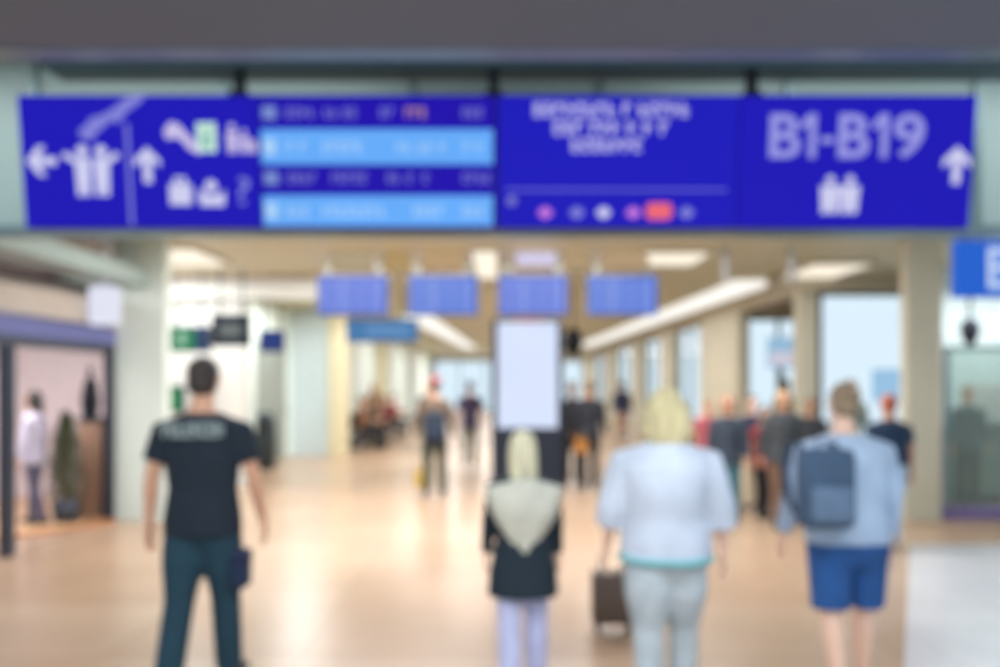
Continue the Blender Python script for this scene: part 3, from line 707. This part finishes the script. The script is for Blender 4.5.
    for sx, hp, kn, an, toe in legs:
        c = bmesh.new(); zf = -.045
        add_loft(c, [W(an+Vector((0, -.045, zf+.012))), W(an+Vector((sx*.012, .05, zf+.006))), W(toe+Vector((0, .012, 0)))], [(.042*s, .042*s), (.048*s, .040*s), (.042*s, .026*s)], 14)
        add_loft(c, [W(an+Vector((0, -.005, -.03))), W(an+Vector((0, -.005, .03)))], [.045*s, .043*s], 12, dome=False)
        o = remeshed('shoe', c, .012*s, shoe, body, 2)
    # rest the soles on the floor
    mz = min(v.co.z for ch in body.children if ch.name.startswith('shoe') for v in ch.data.vertices)
    body.location.z = -mz if not seated else body.location.z-mz
    body['_s'] = 0; del body['_s']
    return body, W, B, arm

NAVY_C = cloth('navy', (16, 34, 50)); 
man, W, B, arm = person(203, 4.35, 1.775, 0, 'man in navy t-shirt and trousers at left, faint lettering across his shoulders', SKIN, hair_m('dark', (52, 46, 44)), 'short', NAVY_C, cloth('navy_trousers', (20, 58, 76)),
        'tee', 'trousers', 1.15, .16, legw=1.14, arms=((13, -6, 14), (13, 4, 14)), vox=.0065, hem=.82)
# lettering band on the back: small blocks just off the shirt
bm = bmesh.new(); rnd = random.Random(5)
for k in range(8):
    x = -.155+k*.0402
    bars = ((0, .009, 0, .06), (.008, .033, 0, .012), (.008, .033, .026, .036), (.008, .033, .048, .06), (.024, .033, .03, .055), (.024, .033, .004, .032))
    use = ((0, 2, 3, 4), (0, 1, 3, 4, 5), (0, 1), (0, 1, 2, 3), (0, 2, 3, 4, 5), (0, 1, 3), (0, 1, 2, 3), (0, 2, 4, 5))[k]
    for (a, b, c0, c1) in [bars[q] for q in use]:
        if c0 > -1: add_box(bm, x+a, x+b, -.166, -.138, 1.362+c0*1.25, 1.362+c1*1.25)
bt = from_bm('back_lettering', bm, mat('lettering_grey', (150, 168, 172), .7), [c for c in man.children if c.name.startswith('t_shirt')][0])

girl, *_ = person(523, 4.4, 1.375, 4, 'girl with long ash-blonde hair, dark coat and pale jeans in front of the totem', SKIN2, hair_m('ash', (214, 212, 184)), 'long', cloth('dark_coat', (20, 40, 54)), cloth('pale_jeans', (186, 194, 234)),
        'jacket', 'trousers', 1.04, .12, legw=1.2, arms=((9, 8, 8), (9, 4, 8)), vox=.0065, hem=.62)
bm = bmesh.new()       # triangular pale shawl over the back
N = 12
for side in (0, 1):
    pass
grid = []
for i in range(N+1):
    v = i/N; row = []
    for j in range(N+1):
        u = j/N*2-1; wd = .20*(1-v**1.8*.93)+.012; z = 1.137-.40*v-.055*abs(u)**1.5*(1-v)
        yb = -.128-.01*math.sin(u*9+v*5)*.8-(.03*math.sin(min(1, v*1.3)*math.pi))+.065*abs(u)**2*(1-v*.5)
        row.append(bm.verts.new((u*wd, yb, z)))
    grid.append(row)
for i in range(N):
    for j in range(N): bm.faces.new((grid[i][j], grid[i][j+1], grid[i+1][j+1], grid[i+1][j]))
bmesh.ops.recalc_face_normals(bm, faces=bm.faces)
bmesh.ops.solidify(bm, geom=bm.faces, thickness=.012)
sh = from_bm('shawl', bm, cloth('shawl', (196, 200, 190)), girl, True); sh['label'] = 'pale grey triangular shawl'

wm, W, B, arm = person(666, 3.95, 1.61, -3, 'blonde woman in a loose white blouse and pale trousers, right of the girl', SKIN2, hair_m('blonde', (196, 188, 148)), 'thick', cloth('white_blouse', (190, 204, 224), .2, 4), cloth('pale_trousers', (172, 186, 196), .16),
        'blouse', 'trousers', 1.38, .12, legw=1.15, arms=((13, 4, 12), (13, -4, 12)), vox=.0065, shoe=mat('shoe_white', (225, 225, 228), .5), hem=.84)
c = bmesh.new(); s = 1.61/1.75
add_loft(c, [(0, 0, .842*s), (0, 0, .872*s)], [(.254*s, .186*s), (.256*s, .188*s)], 28, dome=False)
bt = from_bm('hem_band', c, cloth('teal', (110, 186, 196)), wm, True); bt['label'] = 'teal band along the hem'

w4, W, B, arm = person(848, 4.2, 1.64, 2, 'person in pale blue jacket and navy shorts with a backpack, in the right foreground', SKIN2, hair_m('brown', (140, 122, 100)), 'bun', cloth('pale_denim', (166, 190, 218), .12, 5), cloth('navy_shorts', (28, 78, 140), .25, 6),
        'jacket', 'shorts', 1.34, .14, legw=1.04, arms=((13, 10, 16), (13, 6, 14)), lean=5, vox=.0065, shoe=mat('shoe_white', (225, 225, 228), .5), head_tilt=.4, hem=.86)
def backpack(px, d, z, s, rz, m, label, accent=None):
    t = empty('backpack', (X(px, d), d, z), rz)
    bm = bmesh.new(); add_box(bm, -.15*s, .15*s, -.10*s, .06*s, 0, .44*s, .045*s); from_bm('body', bm, m, t, True)
    bm = bmesh.new(); add_box(bm, -.115*s, .115*s, -.145*s, -.08*s, .04*s, .24*s, .03*s); from_bm('front_pocket', bm, accent or m, t, True)
    bm = bmesh.new(); pts = [(-.03*s, .02*s, .43*s), (-.03*s, .02*s, .48*s), (.03*s, .02*s, .48*s), (.03*s, .02*s, .43*s)]; add_loft(bm, pts, [.008*s]*4, 8); from_bm('handle', bm, m, t, True)
    for sx in (-1, 1):
        pts = [(sx*.1*s, .04*s, .40*s), (sx*.1*s, .12*s, .46*s), (sx*.1*s, .25*s, .44*s), (sx*.11*s, .29*s, .3*s), (sx*.12*s, .22*s, .12*s), (sx*.12*s, .05*s, .05*s)]
        bm = bmesh.new(); add_loft(bm, pts, [(.022*s, .006*s)]*6, 8); from_bm('strap', bm, m, t, True)
    tag(t, label, 'backpack'); return t
backpack(824, 3.99, .93, .9, 0, cloth('pack_navy', (60, 84, 112)), 'dark blue backpack on the back of the person in navy shorts', cloth('pack_grey', (90, 114, 142)))

bp = empty('belt_pouch', (X(240, 4.35), 4.36, .54), 0)
c = bmesh.new(); add_box(c, -.045, .045, -.07, .07, 0, .2, .02); from_bm('body', c, cloth('pouch_blue', (20, 42, 72)), bp, True)
c = bmesh.new(); add_box(c, -.048, .048, -.073, .073, .12, .205, .018); from_bm('flap', c, cloth('pouch_flap', (20, 36, 70)), bp, True)
c = bmesh.new(); add_loft(c, [(-.02, -.02, .2), (-.03, -.01, .40)], [(.012, .006)]*2, 8); from_bm('strap', c, M_blk, bp, True)
tag(bp, 'dark blue pouch hanging at the right hip of the man in navy', 'pouch')
# mid-ground people
p5, *_ = person(435, 11.8, 1.74, 0, 'person in brown coat, olive trousers and red cap, walking away left of the totem', SKIN, hair_m('dark', (52, 46, 44)), 'short', cloth('brown_coat', (112, 94, 80)), cloth('olive', (68, 72, 58)), 'jacket', 'trousers', 1.0, .2,
        arms=((14, 4, 12), (12, 0, 16)), vox=.014, hem=.80, cap=cloth('red', (188, 84, 86)))
backpack(435, 11.64, .78, 1.05, 0, cloth('pack_dark', (36, 50, 70)), 'dark navy backpack on the person with the red cap')
def tote(px, d, z, m, label, sc=1, rz=0):
    t = empty('shopping_bag', (X(px, d), d, z), rz)
    bm = bmesh.new(); add_box(bm, -.15*sc, .15*sc, -.06*sc, .06*sc, 0, .34*sc, .01); from_bm('body', bm, m, t)
    for y in (-.05, .05):
        bm = bmesh.new(); add_loft(bm, [(-.07*sc, y*sc, .33*sc), (-.05*sc, y*sc*.4, .47*sc), (.05*sc, y*sc*.4, .47*sc), (.07*sc, y*sc, .33*sc)], [.006]*4, 8); from_bm('handle', bm, m, t, True)
    tag(t, label, 'bag'); return t
tote(423, 11.75, .12, cloth('yellow', (204, 168, 60)), 'yellow shopping bag carried by the person with the red cap', .75)
person(470, 16, 1.72, 4, 'person in a dark violet top and grey trousers walking just left of the totem', SKIN, hair_m('dark', (52, 46, 44)), 'short', cloth('violet', (66, 58, 92)), cloth('grey_green', (112, 112, 100)), 'tee', 'trousers', 1.0, .22, vox=.016)
person(572, 13.2, 1.68, 180, 'person in a charcoal jacket facing us, right beside the totem', SKIN3, hair_m('dark', (52, 46, 44)), 'short', cloth('charcoal', (58, 60, 68)), cloth('black', (42, 42, 48)), 'jacket', 'trousers', 1.05, .1, vox=.015)
person(589, 12.5, 1.72, 0, 'person in a black jacket and dark trousers behind the blonde woman, carrying an orange bag', SKIN3, hair_m('brown', (120, 84, 60)), 'short', cloth('black_jacket', (34, 38, 48)), cloth('brown_trousers', (64, 56, 56)), 'jacket', 'trousers', 1.0, .14, vox=.015)
tote(581, 12.2, .60, cloth('orange', (166, 112, 50)), 'orange shopping bag held by the person in the black jacket', .62)
person(622, 24, 1.74, 0, 'distant person in navy standing right of the totem', SKIN, hair_m('dark', (52, 46, 44)), 'short', cloth('navy_blue', (46, 52, 84)), cloth('pink_brown', (170, 130, 116)), 'jacket', 'trousers', 1.1, .1, vox=.02)
# suitcase beside the white-dressed woman
def suitcase(px, d, m, label, s=1, rz=0):
    t = empty('suitcase', (X(px, d), d, 0), rz)
    bm = bmesh.new(); add_box(bm, -.17*s, .17*s, -.11*s, .11*s, .05, .50*s, .04*s); from_bm('body', bm, m, t, True)
    bm = bmesh.new(); add_loft(bm, [(-.09*s, .06*s, .48*s), (-.09*s, .06*s, .62*s), (.09*s, .06*s, .62*s), (.09*s, .06*s, .48*s)], [.009]*4, 8); from_bm('handle', bm, M_frame, t, True)
    for x in (-.13, .13):
        for y in (-.08, .08):
            bm = bmesh.new(); add_loft(bm, [(x*s-.012, y*s, .028), (x*s+.012, y*s, .028)], [.028, .028], 14, ref=(0, 1, 0), dome=False); from_bm('wheel', bm, M_blk, t, True)
    tag(t, label, 'suitcase'); return t
suitcase(612, 5.35, mat('case_brown', (96, 82, 74), .5), 'dark brown wheeled suitcase at the left side of the blonde woman', .8)
# crowd at right
person(728, 9.6, 1.50, 160, 'person with red-brown hair in a dark top and teal trousers, left of the right-hand crowd', SKIN, hair_m('red', (136, 82, 62)), 'bob', cloth('dark_teal', (48, 60, 76)), cloth('teal_t', (70, 122, 140)), 'jacket', 'trousers', 1.1, .1, vox=.015)
person(708, 11.5, 1.42, 190, 'child in a rose-red top behind the blonde woman, at the left edge of the crowd', SKIN, hair_m('brown', (120, 84, 60)), 'short', cloth('rose', (180, 92, 104)), cloth('black', (42, 42, 48)), 'tee', 'trousers', 1.0, .1, vox=.016)
person(783, 9.3, 1.58, 175, 'person with golden-brown hair and a dark grey jacket in the right-hand crowd', SKIN, hair_m('gold', (150, 122, 70)), 'long', cloth('dark_grey', (62, 68, 74)), cloth('brown_t', (116, 88, 72)), 'jacket', 'trousers', 1.15, .1, vox=.015)
person(752, 10.6, 1.48, 185, 'person in navy trousered in cream, in the middle of the right-hand crowd', SKIN2, hair_m('dark', (52, 46, 44)), 'short', cloth('navy_blue', (46, 52, 84)), cloth('cream_t', (200, 186, 160)), 'jacket', 'trousers', 1.05, .08, vox=.016)
person(764, 9.9, 1.36, 200, 'child in a red top within the right-hand crowd', SKIN, hair_m('dark', (52, 46, 44)), 'short', cloth('red2', (150, 62, 66)), cloth('black', (42, 42, 48)), 'tee', 'trousers', 1.05, .08, vox=.016)
person(810, 10.3, 1.46, 170, 'person in a charcoal jacket at the right end of the crowd, below the dark column', SKIN3, hair_m('dark', (52, 46, 44)), 'short', cloth('charcoal', (58, 60, 68)), cloth('brown_t', (116, 88, 72)), 'jacket', 'trousers', 1.1, .08, vox=.016)
person(889, 8.0, 1.53, 10, 'auburn-haired person in a dark navy top, just behind the person in the pale blue jacket', SKIN3, hair_m('auburn', (168, 88, 62)), 'short', cloth('deep_navy', (22, 48, 76)), cloth('pale_blue', (166, 190, 216)), 'tee', 'trousers', 1.25, .1, vox=.013, hem=1.16)
person(850, 11.2, 1.70, 185, 'person with light brown hair in a grey-green top in front of the large window bay', SKIN2, hair_m('lightbrown', (150, 134, 108)), 'bob', cloth('grey_green2', (128, 142, 140)), cloth('black', (42, 42, 48)), 'jacket', 'trousers', 1.0, .1, vox=.016)
person(786, 14.6, 1.72, 0, 'person in dark grey standing before the poster board in the narrow window bay', SKIN, hair_m('dark', (52, 46, 44)), 'short', cloth('slate', (112, 122, 130)), cloth('black', (42, 42, 48)), 'jacket', 'trousers', 1.0, .1, vox=.018)
# seated along the left wall
def sit(px, d, face, label, top, hair, hs='short'):
    b, *_ = person(px, d, 1.70, face, label, SKIN, hair, hs, top, cloth('black', (42, 42, 48)), 'jacket', 'trousers', 1.0, 0, seated=True, arms=((12, 30, 50), (12, 30, 50)), vox=.02, hem=.88); return b
for (y, top, hr, lab) in ((20.6, cloth('brown_j', (150, 108, 84)), hair_m('brown', (120, 84, 60)), 'seated person in a brown jacket, nearest on the black seat row at left'), (21.7, cloth('charcoal', (58, 60, 68)), hair_m('dark', (52, 46, 44)), 'seated person in charcoal, further along the black seat row at left'),
                          (24.9, cloth('maroon', (128, 60, 66)), hair_m('gold', (150, 122, 70)), 'seated person in maroon on the dark red seat row at left'), (26.8, cloth('red3', (160, 66, 70)), hair_m('dark', (52, 46, 44)), 'seated person in bright red at the far end of the dark red seat row')):
    b = sit(500, y, -90, lab, top, hr); b.location.x = -3.56 if y < 23 else -3.59
person(374, 23.6, 1.66, 180, 'distant standing person with orange-brown hair near the left seat rows', SKIN, hair_m('orange', (176, 120, 84)), 'bob', cloth('beige2', (170, 140, 116)), cloth('black', (42, 42, 48)), 'jacket', 'trousers', 1.0, .1, vox=.02)
person(428, 19, 1.66, 180, 'person in dark grey further back, beside the person with the red cap', SKIN, hair_m('dark', (52, 46, 44)), 'short', cloth('dark_grey', (62, 68, 74)), cloth('grey_green', (112, 112, 100)), 'jacket', 'trousers', 1.05, .1, vox=.02)
# in the left shop
person(34, 9.4, 1.56, 100, 'shopper in a lavender-white top standing inside the left shop', SKIN, hair_m('dark', (52, 46, 44)), 'bob', cloth('lavender', (206, 200, 222)), cloth('slate_violet', (92, 90, 116)), 'jacket', 'trousers', 1.1, .1, vox=.014)
person(968, 11.0, 1.62, 180, 'person in dark clothes behind the glass screen of the right shop', SKIN, hair_m('brown', (120, 84, 60)), 'short', cloth('dark_slate', (74, 88, 98)), cloth('black', (42, 42, 48)), 'jacket', 'trousers', 1.0, .0, vox=.016)
